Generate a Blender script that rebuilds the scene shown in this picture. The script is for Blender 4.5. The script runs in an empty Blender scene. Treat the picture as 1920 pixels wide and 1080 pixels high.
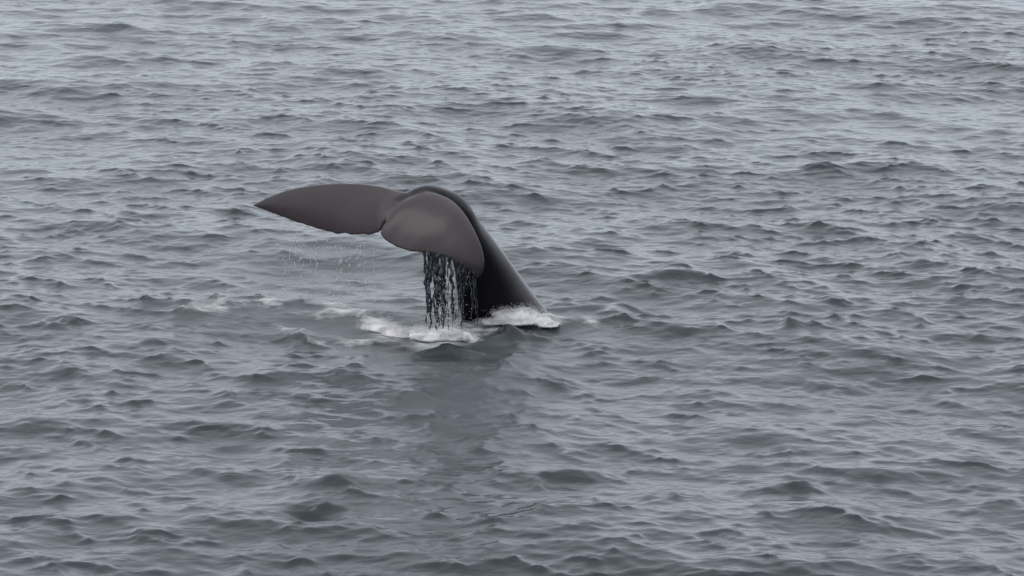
import bpy, bmesh, math, random
import numpy as np
from mathutils import Vector, kdtree, noise as mnoise

S = bpy.context.scene
C = S.collection
R = math.radians
random.seed(7)
rng = np.random.default_rng(11)

# ------------------------------------------------------------------ camera
CAM_H, PITCH, FPX = 8.0, R(13.0), 5444.0
cd = bpy.data.cameras.new("camera")
cam = bpy.data.objects.new("camera", cd)
C.objects.link(cam)
cam.location = (0, 0, CAM_H)
cam.rotation_euler = (R(90) - PITCH, 0, 0)
cd.sensor_width = 36.0
cd.lens = FPX / 1920 * 36.0
cd.clip_start, cd.clip_end = 0.5, 9000
S.camera = cam

# ------------------------------------------------------------------ overcast daylight
SUN_EL, SUN_AZ = R(50), R(215)          # high, diffuse, behind the camera on its left
w = bpy.data.worlds.new("World")
S.world = w
w.use_nodes = True
wt = w.node_tree
wt.nodes.clear()
wo = wt.nodes.new("ShaderNodeOutputWorld")
bg = wt.nodes.new("ShaderNodeBackground")
sky = wt.nodes.new("ShaderNodeTexSky")
sky.sky_type = 'NISHITA'
sky.sun_disc = False
sky.sun_elevation = SUN_EL
sky.sun_rotation = SUN_AZ
sky.air_density, sky.dust_density = 1.0, 3.0
tc = wt.nodes.new("ShaderNodeTexCoord")
sep = wt.nodes.new("ShaderNodeSeparateXYZ")
ramp = wt.nodes.new("ShaderNodeValToRGB")   # grey cloud cover, brighter overhead
e = ramp.color_ramp.elements
e[0].position, e[0].color = 0.0, (0.706, 0.764, 0.842, 1)
e[1].position, e[1].color = 1.0, (0.69, 0.715, 0.765, 1)
cl = wt.nodes.new("ShaderNodeTexNoise")
cl.inputs['Scale'].default_value = 3.0
cl.inputs['Detail'].default_value = 5
cmul = wt.nodes.new("ShaderNodeMapRange")
cmul.inputs['To Min'].default_value = 0.8 * 9.0
cmul.inputs['To Max'].default_value = 1.2 * 9.0
vm = wt.nodes.new("ShaderNodeVectorMath"); vm.operation = 'SCALE'
mix = wt.nodes.new("ShaderNodeMix"); mix.data_type = 'RGBA'
mix.inputs['Factor'].default_value = 0.92
L = wt.links.new
L(tc.outputs['Generated'], sep.inputs[0])
L(sep.outputs['Z'], ramp.inputs[0])
L(tc.outputs['Generated'], cl.inputs['Vector'])
L(cl.outputs['Fac'], cmul.inputs['Value'])
L(ramp.outputs[0], vm.inputs[0])
L(cmul.outputs[0], vm.inputs['Scale'])
L(sky.outputs[0], mix.inputs['A'])
L(vm.outputs[0], mix.inputs['B'])
L(mix.outputs['Result'], bg.inputs['Color'])
bg.inputs['Strength'].default_value = 0.10
L(bg.outputs[0], wo.inputs[0])

sd = bpy.data.lights.new("sun", 'SUN')
sd.energy = 0.6
sd.angle = R(40)
sd.color = (1.0, 0.96, 0.92)
sun = bpy.data.objects.new("sun", sd)
C.objects.link(sun)
sdir = Vector((math.sin(SUN_AZ) * math.cos(SUN_EL), math.cos(SUN_AZ) * math.cos(SUN_EL), math.sin(SUN_EL)))
sun.rotation_euler = sdir.to_track_quat('Z', 'Y').to_euler()
S.view_settings.view_transform = 'Standard'
S.view_settings.look = 'None'
S.view_settings.exposure = 1.0
S.view_settings.gamma = 1.0
S.view_settings.use_curve_mapping = False
S.cycles.max_bounces = 8

# ------------------------------------------------------------------ helpers
cp, sp = math.cos(PITCH), math.sin(PITCH)


def ray(px, py):
    u, v = (px - 960) / FPX, -(py - 540) / FPX
    return np.array([u, cp + v * sp, -sp + v * cp])


def P(px, py, Y):
    """world point at distance Y in front of the boat"""
    r = ray(px, py)
    return np.array([0, 0, CAM_H]) + r * (Y / r[1])


def G(px, py, z=0.0):
    """world point on the water"""
    r = ray(px, py)
    return np.array([0, 0, CAM_H]) + r * ((z - CAM_H) / r[2])


def mesh_obj(name, verts, faces, mat, smooth=True, parent=None):
    me = bpy.data.meshes.new(name)
    me.from_pydata([tuple(v) for v in verts], [], faces)
    me.update()
    if smooth:
        me.polygons.foreach_set('use_smooth', [True] * len(me.polygons))
    o = bpy.data.objects.new(name, me)
    C.objects.link(o)
    if mat:
        me.materials.append(mat)
    o.parent = parent
    return o


def tag(o, label=None, cat=None, group=None, kind=None):
    if label: o['label'] = label
    if cat: o['category'] = cat
    if group: o['group'] = group
    if kind: o['kind'] = kind
    return o


def new_mat(name):
    m = bpy.data.materials.new(name)
    m.use_nodes = True
    nt = m.node_tree
    return m, nt, nt.nodes['Principled BSDF'], nt.nodes['Material Output']


def catmull(pts, n):
    pts = np.asarray(pts, float)
    d = np.r_[0, np.cumsum(np.linalg.norm(np.diff(pts, axis=0), axis=1) ** 0.5)]
    t = np.linspace(0, d[-1], n)
    m = np.zeros_like(pts)
    for i in range(len(pts)):
        a, b = max(i - 1, 0), min(i + 1, len(pts) - 1)
        m[i] = (pts[b] - pts[a]) / max(d[b] - d[a], 1e-9)
    out = []
    for tt in t:
        i = min(max(np.searchsorted(d, tt, 'right') - 1, 0), len(pts) - 2)
        h = d[i + 1] - d[i]
        s = (tt - d[i]) / h
        out.append((2*s**3 - 3*s**2 + 1) * pts[i] + (s**3 - 2*s**2 + s) * h * m[i]
                   + (-2*s**3 + 3*s**2) * pts[i + 1] + (s**3 - s**2) * h * m[i + 1])
    return np.array(out)


# ------------------------------------------------------------------ materials
def water_material(name, foam_attr=True):
    m, nt, b, out = new_mat(name)
    N = nt.nodes.new
    b.inputs['Base Color'].default_value = (0.018, 0.022, 0.026, 1)
    b.inputs['Roughness'].default_value = 0.15
    b.inputs['IOR'].default_value = 1.34
    g = N("ShaderNodeNewGeometry")
    mp = N("ShaderNodeMapping")
    mp.inputs['Rotation'].default_value = (0, 0, R(-18))
    mp.inputs['Scale'].default_value = (0.55, 1.0, 1.0)
    nt.links.new(g.outputs['Position'], mp.inputs['Vector'])
    n1 = N("ShaderNodeTexNoise")
    n1.inputs['Scale'].default_value = 6.0
    n1.inputs['Detail'].default_value = 2
    n1.inputs['Roughness'].default_value = 0.55
    n1.inputs['Distortion'].default_value = 0.4
    nt.links.new(mp.outputs[0], n1.inputs['Vector'])
    bp = N("ShaderNodeBump")
    bp.inputs['Strength'].default_value = 1.0
    bp.inputs['Distance'].default_value = 0.014
    nt.links.new(n1.outputs['Fac'], bp.inputs['Height'])
    nt.links.new(bp.outputs[0], b.inputs['Normal'])
    if foam_attr:
        at = N("ShaderNodeAttribute"); at.attribute_name = "foam"
        ab = N("ShaderNodeAttribute"); ab.attribute_name = "bubbles_lift"
        bc = N("ShaderNodeMix"); bc.data_type = 'RGBA'
        bc.inputs['A'].default_value = b.inputs['Base Color'].default_value
        bc.inputs['B'].default_value = (0.088, 0.098, 0.106, 1)
        nt.links.new(ab.outputs['Fac'], bc.inputs['Factor'])
        nt.links.new(bc.outputs['Result'], b.inputs['Base Color'])
        br = N("ShaderNodeMapRange")
        br.inputs['To Min'].default_value = 0.19
        br.inputs['To Max'].default_value = 0.62
        nt.links.new(ab.outputs['Fac'], br.inputs['Value'])
        nt.links.new(br.outputs[0], b.inputs['Roughness'])
        n2 = N("ShaderNodeTexNoise")
        n2.inputs['Scale'].default_value = 9.0
        n2.inputs['Detail'].default_value = 6
        n2.inputs['Roughness'].default_value = 0.65
        n2.inputs['Distortion'].default_value = 0.8
        nt.links.new(mp.outputs[0], n2.inputs['Vector'])
        ad = N("ShaderNodeMath"); ad.operation = 'ADD'
        nt.links.new(at.outputs['Fac'], ad.inputs[0])
        nt.links.new(n2.outputs['Fac'], ad.inputs[1])
        mr = N("ShaderNodeMapRange")
        mr.inputs['From Min'].default_value = 0.76
        mr.inputs['From Max'].default_value = 1.30
        nt.links.new(ad.outputs[0], mr.inputs['Value'])
        fm = N("ShaderNodeBsdfPrincipled")
        fm.inputs['Base Color'].default_value = (0.46, 0.47, 0.47, 1)
        fm.inputs['Roughness'].default_value = 0.6
        nt.links.new(bp.outputs[0], fm.inputs['Normal'])
        ms = N("ShaderNodeMixShader")
        nt.links.new(mr.outputs[0], ms.inputs[0])
        nt.links.new(b.outputs[0], ms.inputs[1])
        nt.links.new(fm.outputs[0], ms.inputs[2])
        nt.links.new(ms.outputs[0], out.inputs['Surface'])
    return m


M_SEA = water_material("sea_water")


def white_water():
    m, nt, b, out = new_mat("white_water")
    N = nt.nodes.new
    g = N("ShaderNodeNewGeometry")
    n = N("ShaderNodeTexNoise")
    n.inputs['Scale'].default_value = 6
    n.inputs['Detail'].default_value = 6
    n.inputs['Roughness'].default_value = 0.6
    nt.links.new(g.outputs['Position'], n.inputs['Vector'])
    cr = N("ShaderNodeValToRGB")
    e = cr.color_ramp.elements
    e[0].position, e[0].color = 0.34, (0.20, 0.21, 0.22, 1)
    e[1].position, e[1].color = 0.58, (0.58, 0.56, 0.57, 1)
    nt.links.new(n.outputs['Fac'], cr.inputs[0])
    nt.links.new(cr.outputs[0], b.inputs['Base Color'])
    b.inputs['Roughness'].default_value = 0.5
    bp = N("ShaderNodeBump"); bp.inputs['Distance'].default_value = 0.05
    bp.inputs['Strength'].default_value = 0.6
    nt.links.new(n.outputs['Fac'], bp.inputs['Height'])
    nt.links.new(bp.outputs[0], b.inputs['Normal'])
    return m


M_WHITE = white_water()


def skin():
    m, nt, b, out = new_mat("whale_skin")
    N = nt.nodes.new
    at = N("ShaderNodeAttribute"); at.attribute_name = "tone"
    g = N("ShaderNodeNewGeometry")
    n = N("ShaderNodeTexNoise")
    n.inputs['Scale'].default_value = 2.3
    n.inputs['Detail'].default_value = 7
    n.inputs['Roughness'].default_value = 0.6
    nt.links.new(g.outputs['Position'], n.inputs['Vector'])
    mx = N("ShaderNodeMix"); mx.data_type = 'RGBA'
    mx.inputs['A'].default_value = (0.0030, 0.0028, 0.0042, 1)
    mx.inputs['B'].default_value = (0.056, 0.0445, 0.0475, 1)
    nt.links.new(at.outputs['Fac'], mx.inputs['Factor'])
    mr = N("ShaderNodeMapRange")
    mr.inputs['From Min'].default_value = 0.3
    mr.inputs['From Max'].default_value = 0.7
    mr.inputs['To Min'].default_value = 0.91
    mr.inputs['To Max'].default_value = 1.09
    nt.links.new(n.outputs['Fac'], mr.inputs['Value'])
    vs = N("ShaderNodeVectorMath"); vs.operation = 'SCALE'
    nt.links.new(mx.outputs['Result'], vs.inputs[0])
    nt.links.new(mr.outputs[0], vs.inputs['Scale'])
    nt.links.new(vs.outputs[0], b.inputs['Base Color'])
    b.inputs['Roughness'].default_value = 0.36
    ts = N("ShaderNodeMapRange")
    ts.inputs['To Min'].default_value = 0.07
    ts.inputs['To Max'].default_value = 0.26
    nt.links.new(at.outputs['Fac'], ts.inputs['Value'])
    nt.links.new(ts.outputs[0], b.inputs['Specular IOR Level'])
    wa = N("ShaderNodeAttribute"); wa.attribute_name = "wet"
    nt.links.new(wa.outputs['Fac'], b.inputs['Coat Weight'])
    b.inputs['Coat Roughness'].default_value = 0.22
    b.inputs['Coat IOR'].default_value = 1.45
    n3 = N("ShaderNodeTexNoise")
    n3.inputs['Scale'].default_value = 14
    n3.inputs['Detail'].default_value = 5
    nt.links.new(g.outputs['Position'], n3.inputs['Vector'])
    bp = N("ShaderNodeBump"); bp.inputs['Distance'].default_value = 0.009
    bp.inputs['Strength'].default_value = 0.4
    nt.links.new(n3.outputs['Fac'], bp.inputs['Height'])
    nt.links.new(bp.outputs[0], b.inputs['Normal'])
    return m


M_SKIN = skin()

# ------------------------------------------------------------------ sea: FFT wave field
N_, DX = 2048, 0.03
LEN = N_ * DX
X0, Y0 = -LEN / 2, 13.0
kf = 2 * np.pi * np.fft.fftfreq(N_, DX)
KX, KY = np.meshgrid(kf, kf)                     # axis 0 = y, axis 1 = x
K = np.hypot(KX, KY); K[0, 0] = 1e-6
WDIR = R(-112)                                   # waves run towards the boat and a little left
TH = np.arctan2(KY, KX) - WDIR
spread = 0.16 + np.abs(np.cos(TH / 2)) ** 10


def spectrum(lp, pw, cut, lobe):
    kp = 2 * np.pi / lp
    sp_ = K ** -pw * np.exp(-0.9 * (kp / K) ** 2) * (0.14 + np.abs(np.cos(TH / 2)) ** lobe) * np.exp(-(K * cut) ** 2)
    sp_[0, 0] = 0
    return (rng.normal(size=K.shape) + 1j * rng.normal(size=K.shape)) * np.sqrt(sp_)


def scaled(A, rms):
    return A * (rms / np.real(np.fft.ifft2(1j * KY * A)).std())


def field(A, chop):
    h = np.real(np.fft.ifft2(A))
    dx = np.real(np.fft.ifft2(-1j * KX / K * A))
    dy = np.real(np.fft.ifft2(-1j * KY / K * A))
    return np.stack([-chop * dx, -chop * dy, h], -1)


A_big = scaled(spectrum(3.0, 4.0, 0.06, 12), 0.08)       # the chop itself
A_rip = scaled(spectrum(0.80, 3.6, 0.018, 16), 0.108)      # ripples riding on it
D = field(A_big, 1.2)
D = D + field(scaled(spectrum(8.5, 4.0, 0.5, 30), 0.030), 1.0)   # low swell
Dl = D.copy()
hr = np.real(np.fft.ifft2(A_rip))
sg = hr.std()
gust = np.real(np.fft.ifft2(rng.normal(size=K.shape) * np.exp(-(K * 1.5) ** 2)
                            + 1j * rng.normal(size=K.shape) * np.exp(-(K * 1.5) ** 2)))
gust = np.clip(0.97 + 0.19 * gust / gust.std(), 0.55, 1.4)
gust = gust * np.interp(Y0 + np.arange(N_) * DX, [24, 30, 42, 60], [1.08, 0.98, 0.80, 0.56])[:, None]   # wind eases farther out
PEAK = 0.50                                               # narrow crests, flat troughs
hr = sg / PEAK * (np.exp(PEAK * np.clip(hr / sg, -3, 2.6)) - math.exp(PEAK ** 2 / 2)) * 0.88
Rp = field(np.fft.fft2(hr), 1.0) * gust[..., None]
gx = X0 + np.arange(N_) * DX
gy = Y0 + np.arange(N_) * DX
GX, GY = np.meshgrid(gx, gy)


def gauss(cx, cy, rx, ry, rot=0.0):
    c, s = math.cos(rot), math.sin(rot)
    x, y = GX - cx, GY - cy
    a, b = c * x + s * y, -s * x + c * y
    return np.exp(-(a / rx) ** 2 - (b / ry) ** 2)


# the whale's smooth footprint: ripples die down
calm = np.zeros_like(GX)
for px, py, rx, ry, k in [(620, 500, 1.1, 1.8, .6), (420, 620, 1.0, .8, .35)]:
    p = G(px, py)
    calm = np.maximum(calm, k * gauss(p[0], p[1], rx, ry))
stir = np.zeros_like(GX)                                   # water broken up by the splashes
for px, py, rx, ry, k in [(410, 583, 1.0, .45, 1.7), (570, 626, .7, .4, 1.5), (890, 715, 1.1, 2.8, 1.05), (1110, 600, .5, .5, .9), (640, 590, .8, .4, .5), (580, 962, .25, .4, .8)]:
    p = G(px, py)
    stir = np.maximum(stir, k * gauss(p[0], p[1], rx, ry))
Rp = Rp * (1 + stir[..., None])
D = D + Rp * (1 - calm[..., None])

# local peaks and folds thrown up round the tail
bumps = [  # px, py, height, rx (m), ry (m), rot
    (835, 664, .11, .42, .12, .05), (958, 634, .17, .17, .09, -.2), (925, 640, .08, .2, .1, .2),
    (1010, 608, .12, .35, .18, .05), (1482, 624, .085, .13, .13, .5), (1455, 612, .05, .22, .12, -.2), (1150, 588, .08, .16, .2, .0),
    (1080, 578, .08, .7, .15, .0), (620, 905, .10, .30, .22, -.3), (580, 965, -.10, .3, .2, .0),
    (1075, 890, .07, .35, .15, .0), (1490, 915, .07, .30, .15, .0), (1240, 275, .12, .55, .3, .0),
    (1250, 527, .10, .6, .2, .0), (430, 580, .07, .9, .18, .0), (560, 628, .07, .6, .15, -.15),
]
for px, py, h, rx, ry, rot in bumps:
    p = G(px, py)
    g_ = gauss(p[0], p[1], rx, ry, rot) * h
    D[..., 2] += g_
    Dl[..., 2] += g_

foam = np.zeros_like(GX)
for px, py, k, rx, ry, rot in [
    (990, 602, .75, .45, .5, 0), (1040, 609, .6, .22, .22, 0), (835, 638, .7, .45, .6, 0), (715, 618, .7, .32, .5, 0),
    (400, 588, .62, .6, .34, 0), (480, 581, .64, .55, .30, 0), (330, 592, .42, .4, .2, 0), (560, 622, .50, .55, .26, -.3),
    (650, 636, .52, .40, .25, 0), (1100, 604, .55, .2, .3, 0), (1468, 606, .4, .06, .1, 0), (575, 962, .28, .07, .45, 0),
    (640, 592, .46, .9, .6, 0), (900, 614, .6, .55, .6, 0), (1075, 845, .26, .22, .1, 0), (300, 560, .3, .5, .3, 0),
    (250, 690, .25, .5, .3, 0), (700, 655, .4, .5, .3, 0)]:
    p = G(px, py)
    foam = np.maximum(foam, k * gauss(p[0], p[1], rx, ry, rot))
bub_lift = np.zeros_like(GX)  # aerated water; extra paleness painted below the tail against its dark reflection
for px, py, k, rx, ry in [(840, 640, .65, 1.0, 1.5), (900, 690, .4, .9, 1.8), (620, 605, .55, 1.3, .9), (430, 592, .5, 1.2, .6), (1000, 605, .6, .7, .7),
                          (890, 730, .52, .85, 2.6), (430, 590, .7, 1.1, .5), (600, 500, .25, 1.2, 1.6)]:
    p = G(px, py)
    bub_lift = np.maximum(bub_lift, k * gauss(p[0], p[1], rx, ry))
for px, py, rx, ry in [(962, 636, .22, .25), (835, 668, .45, .25)]:      # clear dark water in the folds
    p = G(px, py)
    bub_lift *= 1 - .9 * gauss(p[0], p[1], rx, ry)
    foam *= 1 - .7 * gauss(p[0], p[1], rx, ry)
foam = foam * np.clip(0.85 + 0.30 * hr / sg, 0.3, 1.4)
# fade to flat at the patch rim
ed = np.minimum(np.minimum(GX - X0, X0 + LEN - DX - GX), np.minimum(GY - Y0, Y0 + LEN - DX - GY))
fade = np.clip((ed - 0.5) / 5, 0, 1)[..., None]
Dl = Dl * fade
D = D * fade

ST = 8                                           # coarse cell = 8 fine cells
NC = (N_ - 1) // ST                              # coarse cells per side
cx = gx[0] + (np.arange(NC) + .5) * ST * DX
cy = gy[0] + (np.arange(NC) + .5) * ST * DX
CX, CY = np.meshgrid(cx, cy)
dense = (CY > 21.5) & (CY < 66) & (np.abs(CX) < CY * 0.178 + 1.8)
df = np.kron(dense, np.ones((ST, ST), bool))     # fine faces
n = NC * ST
vid_d = np.zeros((n + 1, n + 1), bool)           # fine verts used
for a in (0, 1):
    for b_ in (0, 1):
        vid_d[a:n + a, b_:n + b_] |= df
allin = np.zeros((n + 1, n + 1), bool)
allin[1:n, 1:n] = df[:-1, :-1] & df[1:, :-1] & df[:-1, 1:] & df[1:, 1:]
border = vid_d & ~allin
Dv = D[:n + 1, :n + 1].copy()
Dlow = Dl[:n + 1, :n + 1]
ii, jj = np.nonzero(border)
for i, j in zip(ii, jj):
    if i % ST == 0 and j % ST == 0:
        Dv[i, j] = Dlow[i, j]
    elif i % ST == 0:
        j0 = j // ST * ST; t = (j - j0) / ST
        Dv[i, j] = Dlow[i, j0] * (1 - t) + Dlow[i, j0 + ST] * t
    else:
        i0 = i // ST * ST; t = (i - i0) / ST
        Dv[i, j] = Dlow[i0, j] * (1 - t) + Dlow[i0 + ST, j] * t
coarse_v = np.zeros((n + 1, n + 1), bool)
cv = np.zeros((NC + 1, NC + 1), bool)
for a in (0, 1):
    for b_ in (0, 1):
        cv[a:NC + a, b_:NC + b_] |= ~dense
coarse_v[::ST, ::ST] = cv
co_only = coarse_v & ~vid_d
Dv[co_only] = Dlow[co_only]
used = vid_d | coarse_v
idx = -np.ones((n + 1, n + 1), np.int64)
idx[used] = np.arange(used.sum())
pos = np.stack([GX[:n + 1, :n + 1], GY[:n + 1, :n + 1], np.zeros((n + 1, n + 1))], -1) + Dv
HEIGHT = Dv[..., 2]


def quads(ix, mask):
    q = np.stack([ix[:-1, :-1], ix[:-1, 1:], ix[1:, 1:], ix[1:, :-1]], -1)
    return q[mask]


F = np.concatenate([quads(idx, df), quads(idx[::ST, ::ST], ~dense)])
V = pos[used]
fo = foam[:n + 1, :n + 1][used]
# open sea out to the horizon
xa, xb, ya, yb = gx[0], gx[n], gy[0], gy[n]
FAR = 4000.0
base = len(V)
V = np.concatenate([V, np.array([[-FAR, -FAR, 0], [FAR, -FAR, 0], [FAR, FAR, 0], [-FAR, FAR, 0]], float)])
fo = np.r_[fo, np.zeros(4)]
bu = np.r_[bub_lift[:n + 1, :n + 1][used], np.zeros(4)]
c00, c10, c11, c01 = idx[0, 0], idx[0, n], idx[n, n], idx[n, 0]


def sea_mesh():
    me = bpy.data.meshes.new("sea")
    outer = [[base, base + 1, c10, c00], [base + 1, base + 2, c11, c10], [base + 2, base + 3, c01, c11], [base + 3, base, c00, c01]]
    Fa = np.concatenate([F, np.array(outer)])
    me.vertices.add(len(V)); me.vertices.foreach_set('co', V.astype(np.float32).ravel())
    me.loops.add(len(Fa) * 4); me.loops.foreach_set('vertex_index', Fa.astype(np.int32).ravel())
    me.polygons.add(len(Fa))
    me.polygons.foreach_set('loop_start', np.arange(0, len(Fa) * 4, 4, dtype=np.int32))
    me.polygons.foreach_set('use_smooth', np.ones(len(Fa), bool))
    me.update(calc_edges=True)
    at = me.attributes.new("foam", 'FLOAT', 'POINT')
    at.data.foreach_set('value', fo.astype(np.float32))
    at = me.attributes.new("bubbles_lift", 'FLOAT', 'POINT')
    at.data.foreach_set('value', bu.astype(np.float32))
    me.materials.append(M_SEA)
    o = bpy.data.objects.new("sea", me)
    C.objects.link(o)
    return o


sea = tag(sea_mesh(), kind='structure')
print("sea faces", len(F))

# ------------------------------------------------------------------ whale tail
SH = 0.25


def edge(pts, n):
    return catmull([P(x, y, d + SH) for x, y, d in pts], n)


verts, faces, tones, wets = [], [], [], []


def lobe(LEp, TEp, thick, camber, side, ns=64, nc=28, tone=1.0):
    le, te = edge(LEp, ns), edge(TEp, ns)
    b0 = len(verts)
    ring = 2 * nc
    for s in range(ns):
        t = s / (ns - 1)
        ch = te[s] - le[s]
        spn = (le[min(s + 1, ns - 1)] + te[min(s + 1, ns - 1)] - le[max(s - 1, 0)] - te[max(s - 1, 0)])
        nrm = np.cross(ch if np.linalg.norm(ch) > 1e-3 else (te[s - 3] - le[s - 3]), spn) * side
        nrm /= max(np.linalg.norm(nrm), 1e-9)
        te_s = te[s] + ch * (0.035 * mnoise.noise(Vector((s * .31, side, 2))) + .010 * mnoise.noise(Vector((s * .9, side, 7)))) * math.sin(math.pi * t) * (.25 if side > 0 else 1)
        ch = te_s - le[s]
        th = thick * ((1 - t) ** 0.8 * 0.85 + 0.15)
        cl_ = np.linalg.norm(ch)
        for q in range(ring):
            up = q < nc
            c = q / (nc - 1) if up else (ring - 1 - q) / (nc - 1)
            c2 = 0.5 - 0.5 * math.cos(math.pi * c)
            prof = (2.2 * math.sqrt(max(c2, 0)) * (1 - c2) ** 0.8 * 0.62 + 0.012)
            z = camber * math.sin(math.pi * c2) * min(cl_, 1) + (1 if up else -1) * (th * prof * 0.5 + 0.009)
            verts.append(le[s] + ch * c2 + nrm * z)
            le_highlight = 0.34 * math.exp(-(c2 / .10) ** 2) * math.exp(-((t - .45) / .25) ** 2) if side > 0 else 0  # highlight along the near lobe's leading edge, painted into the tone
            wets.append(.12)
            tones.append((.66 + le_highlight) * (1 if side < 0 else 1 - .75 * min(max((t - .62) / .33, 0), 1) * (1 - .5 * c2)))
    for s in range(ns - 1):
        for q in range(ring):
            a, b = b0 + s * ring + q, b0 + s * ring + (q + 1) % ring
            faces.append((a, b, b + ring, a + ring))
    faces.append(tuple(b0 + q for q in range(ring))[::-1])
    faces.append(tuple(b0 + (ns - 1) * ring + q for q in range(ring)))


# far lobe, reaching left
lobe([(800, 368, 31.95), (755, 361, 31.95), (715, 350, 32.1), (660, 344, 32.3), (600, 346, 32.5), (545, 355, 32.7), (505, 369, 32.85), (475, 384, 32.95)],
     [(752, 420, 31.72), (724, 417, 31.68), (708, 436, 31.82), (668, 440, 32.0), (620, 435, 32.25), (570, 421, 32.5), (520, 403, 32.75), (476, 386, 32.95)],
     0.20, 0.05, -1)
# near lobe, drooping towards the boat
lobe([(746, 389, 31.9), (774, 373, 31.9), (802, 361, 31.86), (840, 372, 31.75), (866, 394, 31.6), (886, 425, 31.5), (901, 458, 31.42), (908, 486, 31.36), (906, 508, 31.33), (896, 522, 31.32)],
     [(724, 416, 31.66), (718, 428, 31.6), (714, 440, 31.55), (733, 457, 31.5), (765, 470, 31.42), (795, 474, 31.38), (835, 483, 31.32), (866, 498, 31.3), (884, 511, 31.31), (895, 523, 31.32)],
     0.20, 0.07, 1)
# tail stock: dorsal / ventral outline pairs, depth of each, lateral half width
stock = [((1150, 745), 33.3, (880, 790), 32.75, .42), ((1092, 670), 33.2, (878, 690), 32.75, .36), ((1035, 594), 33.1, (868, 606), 32.75, .31),
         ((986, 530), 32.9, (860, 566), 32.6, .26), ((937, 462), 32.65, (856, 522), 32.42, .21),
         ((890, 403), 32.42, (850, 478), 32.25, .17), ((864, 368), 32.25, (842, 436), 32.1, .16),
         ((837, 354), 32.1, (815, 408), 31.98, .19), ((802, 347), 32.0, (788, 390), 31.95, .20),
         ((774, 356), 31.93, (762, 388), 31.88, .16), ((748, 377), 31.80, (743, 395), 31.78, .10)]
nst = 70
DD = catmull([P(a[0], a[1], y1 + SH) for a, y1, b, y2, l in stock], nst)
VV = catmull([P(b[0], b[1], y2 + SH) for a, y1, b, y2, l in stock], nst)
LW = np.interp(np.linspace(0, len(stock) - 1, nst), range(len(stock)), [s[4] for s in stock])
b0, ring = len(verts), 40
for s in range(nst):
    c = (DD[s] + VV[s]) / 2
    mj = (DD[s] - VV[s]) / 2
    c0 = (DD[max(s - 1, 0)] + VV[max(s - 1, 0)]) / 2
    c1 = (DD[min(s + 1, nst - 1)] + VV[min(s + 1, nst - 1)]) / 2
    lat = np.cross(mj, c1 - c0); lat /= np.linalg.norm(lat)
    t = s / (nst - 1)
    for q in range(ring):
        a = 2 * math.pi * q / ring
        x, y = math.cos(a), math.sin(a)
        y = math.copysign(abs(y) ** (1.25 if x > 0 else 1.0), y)      # keel along the back
        verts.append(c + mj * x + lat * y * LW[s])
        sheen_band = min(max((x - .38) / .25, 0), 1) * (1 - .75 * math.exp(-((x - .80) / .07) ** 2)) * (1 - .6 * math.exp(-((x - .55) / .04) ** 2))
        wets.append(.15 * (x > .3) + sheen_band * min(max((.70 - t) / .2, 0), 1))
        tones.append(0.04 + 0.30 * sheen_band * min(max((.62 - t) / .3, 0), 1))  # sky-lit sheen along the back, painted into the tone as lighter stripes
for s in range(nst - 1):
    for q in range(ring):
        a, b = b0 + s * ring + q, b0 + s * ring + (q + 1) % ring
        faces.append((a, b, b + ring, a + ring))
faces.append(tuple(b0 + q for q in range(ring))[::-1])
faces.append(tuple(b0 + (nst - 1) * ring + q for q in range(ring)))


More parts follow.
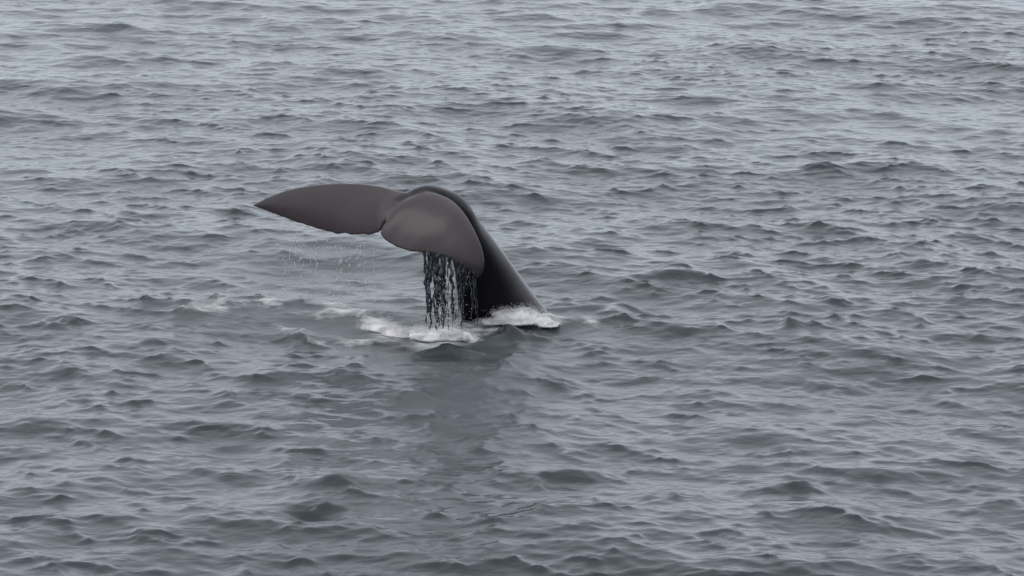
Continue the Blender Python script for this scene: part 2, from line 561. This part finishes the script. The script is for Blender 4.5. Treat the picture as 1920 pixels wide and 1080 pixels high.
def whale_mesh():
    tmp = mesh_obj("tail_source", verts, faces, None)
    bm = bmesh.new(); bm.from_mesh(tmp.data)
    bmesh.ops.recalc_face_normals(bm, faces=bm.faces)
    bm.to_mesh(tmp.data); bm.free()
    rm = tmp.modifiers.new("r", 'REMESH'); rm.mode = 'VOXEL'; rm.voxel_size = 0.011; rm.use_smooth_shade = True
    sm = tmp.modifiers.new("s", 'SMOOTH'); sm.factor = 0.5; sm.iterations = 6
    dg = bpy.context.evaluated_depsgraph_get()
    me = bpy.data.meshes.new_from_object(tmp.evaluated_get(dg))
    bpy.data.objects.remove(tmp)
    me.name = "whale"
    kd = kdtree.KDTree(len(verts))
    for i, v in enumerate(verts):
        kd.insert(v, i)
    kd.balance()
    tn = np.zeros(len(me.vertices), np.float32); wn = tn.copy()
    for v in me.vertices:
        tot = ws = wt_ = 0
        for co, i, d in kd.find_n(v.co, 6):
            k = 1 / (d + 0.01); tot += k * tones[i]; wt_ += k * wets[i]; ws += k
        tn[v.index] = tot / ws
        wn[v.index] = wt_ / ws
    at = me.attributes.new("wet", 'FLOAT', 'POINT')
    at.data.foreach_set('value', wn)
    # melt the two flukes into one back between crest and notch
    nv = len(me.vertices)
    co = np.empty(nv * 3); me.vertices.foreach_get('co', co); co = co.reshape(-1, 3)
    ed_ = np.empty(len(me.edges) * 2, np.int32); me.edges.foreach_get('vertices', ed_); ed_ = ed_.reshape(-1, 2)
    deg = np.bincount(ed_.ravel(), minlength=nv)[:, None]
    a0, a1 = P(741, 394, 31.82 + SH), P(727, 408, 31.72 + SH)
    ab = a1 - a0
    tt = np.clip(((co - a0) @ ab) / (ab @ ab), 0, 1)
    dist = np.linalg.norm(co - (a0 + tt[:, None] * ab), axis=1)
    wgt = np.clip(1.2 - dist / 0.14, 0, 1)[:, None]
    for _ in range(160):
        acc = np.zeros_like(co)
        for c_ in range(3):
            acc[:, c_] = np.bincount(ed_[:, 0], co[ed_[:, 1], c_], nv) + np.bincount(ed_[:, 1], co[ed_[:, 0], c_], nv)
        co += wgt * 0.6 * (acc / deg - co)
    me.vertices.foreach_set('co', co.ravel())
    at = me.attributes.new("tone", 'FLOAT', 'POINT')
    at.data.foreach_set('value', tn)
    me.polygons.foreach_set('use_smooth', [True] * len(me.polygons))
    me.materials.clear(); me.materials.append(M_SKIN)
    o = bpy.data.objects.new("whale", me)
    C.objects.link(o)
    print("whale verts", len(me.vertices))
    return o


tag(whale_mesh(), "dark grey whale tail arching out of the sea with drooping flukes", "whale")

# ------------------------------------------------------------------ falling water
def tube(vs, fs, pts, rad, sides=7):
    b = len(vs)
    for i, p in enumerate(pts):
        for k in range(sides):
            a = 2 * math.pi * k / sides
            vs.append((p[0] + rad[i] * math.cos(a), p[1] + rad[i] * math.sin(a), p[2]))
    for i in range(len(pts) - 1):
        for k in range(sides):
            a, c = b + i * sides + k, b + i * sides + (k + 1) % sides
            fs.append((a, c, c + sides, a + sides))


vs, fs, slots = [], [], []
te_pts = [(795, 474, 31.38), (835, 483, 31.32), (868, 496, 31.3), (898, 513, 31.32)]
te = edge(te_pts, 60)
for k in range(40):
    big = k < 11
    f = (k / 11 * 0.50) if big else (random.uniform(.0, .55) if k < 24 else random.uniform(.55, .98))
    p0 = te[int(min(f, 1) * 59)]
    f1 = f * .85 + .06 + random.uniform(-.10, .10)                   # strands drift together and part again
    r0 = random.uniform(.011, .027) if big else random.uniform(.003, .009)
    nseg = 44
    zend = random.uniform(.10, .45) if big else p0[2] * random.uniform(.10, .8)
    px1 = te[int(min(max(f1, 0.02), 1) * 59)][0] + .03
    pts, rad = [], []
    for i in range(nseg + 1):
        t = i / nseg
        z = p0[2] + .03 + (zend - p0[2]) * t
        wob = mnoise.noise(Vector((k * 3.3, t * 6, 1))) * .8 + mnoise.noise(Vector((k * 1.3, t * 14, 5))) * .35
        pts.append((p0[0] + (px1 - p0[0]) * t + (.045 if big else .022) * wob * min(1, t * 5), p0[1] + .05 * mnoise.noise(Vector((k, t * 5, 9))), z))
        lump = 1 + 1.1 * mnoise.noise(Vector((t * 11, k * 5.1, 3))) + .5 * mnoise.noise(Vector((t * 27, k * 2.7, 8)))
        rad.append(max(.002, r0 * lump * (1 - .3 * t)) * min(1, (1 - t) * 8 + .15))
    nf = len(fs)
    tube(vs, fs, pts, rad)
    slots += [1 if not big and f < .5 and k % 2 else 0] * (len(fs) - nf)
wc = mesh_obj("falling_water", vs, fs, M_SEA)
m, nt, b, out = new_mat("clear_water")
b.inputs['Base Color'].default_value = (0.9, 0.92, 0.93, 1)
b.inputs['Transmission Weight'].default_value = 0.85
b.inputs['IOR'].default_value = 1.33
b.inputs['Roughness'].default_value = 0.08
wc.data.materials.append(m)
wc.data.polygons.foreach_set('material_index', slots)
wc.data.update()
tag(wc, "dark curtain of water streaming off the near fluke into the sea", "falling water", kind='stuff')


def droplets(name, spots, mat):
    vs, fs = [], []
    bv = [Vector(c) for c in ((1, 0, 0), (-1, 0, 0), (0, 1, 0), (0, -1, 0), (0, 0, 1), (0, 0, -1))]
    bf = [(a, b, c) if a + b + c & 1 else (b, a, c) for a in (0, 1) for b in (2, 3) for c in (4, 5)]
    for p, r, st in spots:
        b = len(vs)
        for v in bv:
            vs.append((p[0] + v.x * r, p[1] + v.y * r, p[2] + v.z * r * st))
        fs += [[b + i for i in f] for f in bf]
    return mesh_obj(name, vs, fs, mat)


m, nt, b, out = new_mat("spray_water")
b.inputs['Base Color'].default_value = (0.47, 0.47, 0.49, 1)
b.inputs['Roughness'].default_value = 0.2
M_SPRAY = m

spots = []
tel = edge([(708, 436, 31.82), (668, 440, 32.0), (620, 435, 32.25), (570, 421, 32.5), (520, 403, 32.75)], 80)
for k in range(42):
    p0 = tel[random.randrange(80)]
    nd = random.randint(2, 9)
    for i in range(nd):
        z = p0[2] - random.random() ** 0.8 * .85 - .03
        spots.append(((p0[0] + random.gauss(0, .03), p0[1] + random.gauss(0, .05), z), random.uniform(.0015, .0045), random.uniform(1, 7)))
for k in range(34):
    f = random.choice((random.uniform(0, .45), random.uniform(.6, 1), random.random()))
    p0 = tel[int(f * 79)]
    zt = p0[2] - random.random() ** 1.5 * .45
    for i in range(random.randint(3, 7)):
        L_ = random.uniform(.02, .06)
        spots.append(((p0[0] + random.gauss(0, .004), p0[1], zt - L_), random.uniform(.0018, .0032), L_ / .0026))
        zt -= 2 * L_ + random.uniform(.0, .03)
tag(droplets("drips", spots, M_SPRAY), "fine drips of water falling from the far fluke", "drips", kind='stuff')
# ------------------------------------------------------------------ white water splashes
def splash(name, blobs, label):
    vs, fs = [], []
    bm = bmesh.new(); bmesh.ops.create_icosphere(bm, subdivisions=3, radius=1)
    bv = [v.co.copy() for v in bm.verts]; bf = [[v.index for v in f.verts] for f in bm.faces]; bm.free()
    for k, (px, py, Y, rx, ry, rz) in enumerate(blobs):
        c = P(px, py, Y)
        b = len(vs)
        for v in bv:
            d = 1 + .25 * mnoise.noise(v * 1.7 + Vector((k * 3.1, 0, 0))) + .08 * mnoise.noise(v * 4 + Vector((0, k * 2.3, 0)))
            vs.append((c[0] + v.x * rx * d * 1.1, c[1] + v.y * ry * d * 1.2, c[2] + v.z * rz * d * .72 - .01))
        fs += [[b + i for i in f] for f in bf]
    tmp = mesh_obj("splash_source", vs, fs, None)
    rm = tmp.modifiers.new("r", 'REMESH'); rm.mode = 'VOXEL'; rm.voxel_size = 0.016; rm.use_smooth_shade = True
    sm = tmp.modifiers.new("s", 'SMOOTH'); sm.factor = 0.5; sm.iterations = 14
    dg = bpy.context.evaluated_depsgraph_get()
    me = bpy.data.meshes.new_from_object(tmp.evaluated_get(dg))
    bpy.data.objects.remove(tmp)
    me.polygons.foreach_set('use_smooth', [True] * len(me.polygons))
    me.materials.clear(); me.materials.append(M_WHITE)
    o = bpy.data.objects.new(name, me); C.objects.link(o)
    tag(o, label, "splash")
    return o


RIGHT = [(950, 588, 32.75, .16, .12, .07), (980, 587, 32.78, .18, .14, .085), (1008, 598, 32.75, .16, .14, .07), (1028, 606, 32.7, .14, .14, .032), (925, 603, 32.55, .14, .1, .03), (970, 603, 32.55, .2, .12, .04)]
MID = [(800, 630, 31.55, .18, .14, .08), (830, 625, 31.6, .2, .16, .10), (858, 629, 31.55, .16, .13, .085), (880, 636, 31.6, .1, .1, .045), (785, 622, 31.7, .12, .12, .06)]
LEFT = [(712, 614, 31.95, .16, .12, .07), (735, 622, 31.85, .14, .12, .06), (692, 613, 32.05, .10, .1, .045), (762, 627, 31.75, .14, .1, .045)]
splash("splash", RIGHT, "white splash wrapped round the base of the tail stock at right")
splash("splash", MID, "white splash in the middle where water falls from the near fluke")
splash("splash", LEFT, "smaller grey white splash left of the falling water")
for o in bpy.data.objects:
    if o.name.startswith("splash"):
        o['group'] = "splashes round the whale tail"

m, nt, b, out = new_mat("white_spray")
b.inputs['Base Color'].default_value = (0.50, 0.49, 0.50, 1)
b.inputs['Roughness'].default_value = 0.5
spots = []
for blobs, n_ in ((RIGHT, 1500), (MID, 1500), (LEFT, 900)):
    for k in range(n_ * 9):
        px, py, Y, rx, ry, rz = random.choice(blobs)
        c = P(px, py, Y)
        p = (c[0] + random.gauss(0, rx * .55), c[1] + random.gauss(0, ry * .6), c[2] + abs(random.gauss(0, rz * .55)) - rz * .2)
        if p[2] > -.05:
            spots.append((p, random.uniform(.0015, .004), random.uniform(.8, 1.5)))
for k in range(700):                                      # thrown off the falling curtain
    c = P(random.gauss(832, 22), 625 - 110 * random.random() ** 2, 31.55)
    spots.append((c + np.array([0, random.gauss(0, .1), 0]), random.uniform(.002, .005), random.uniform(1, 2)))
tag(droplets("spray", spots, m), "fine white spray hanging over the splashes round the tail", "spray", kind='stuff')
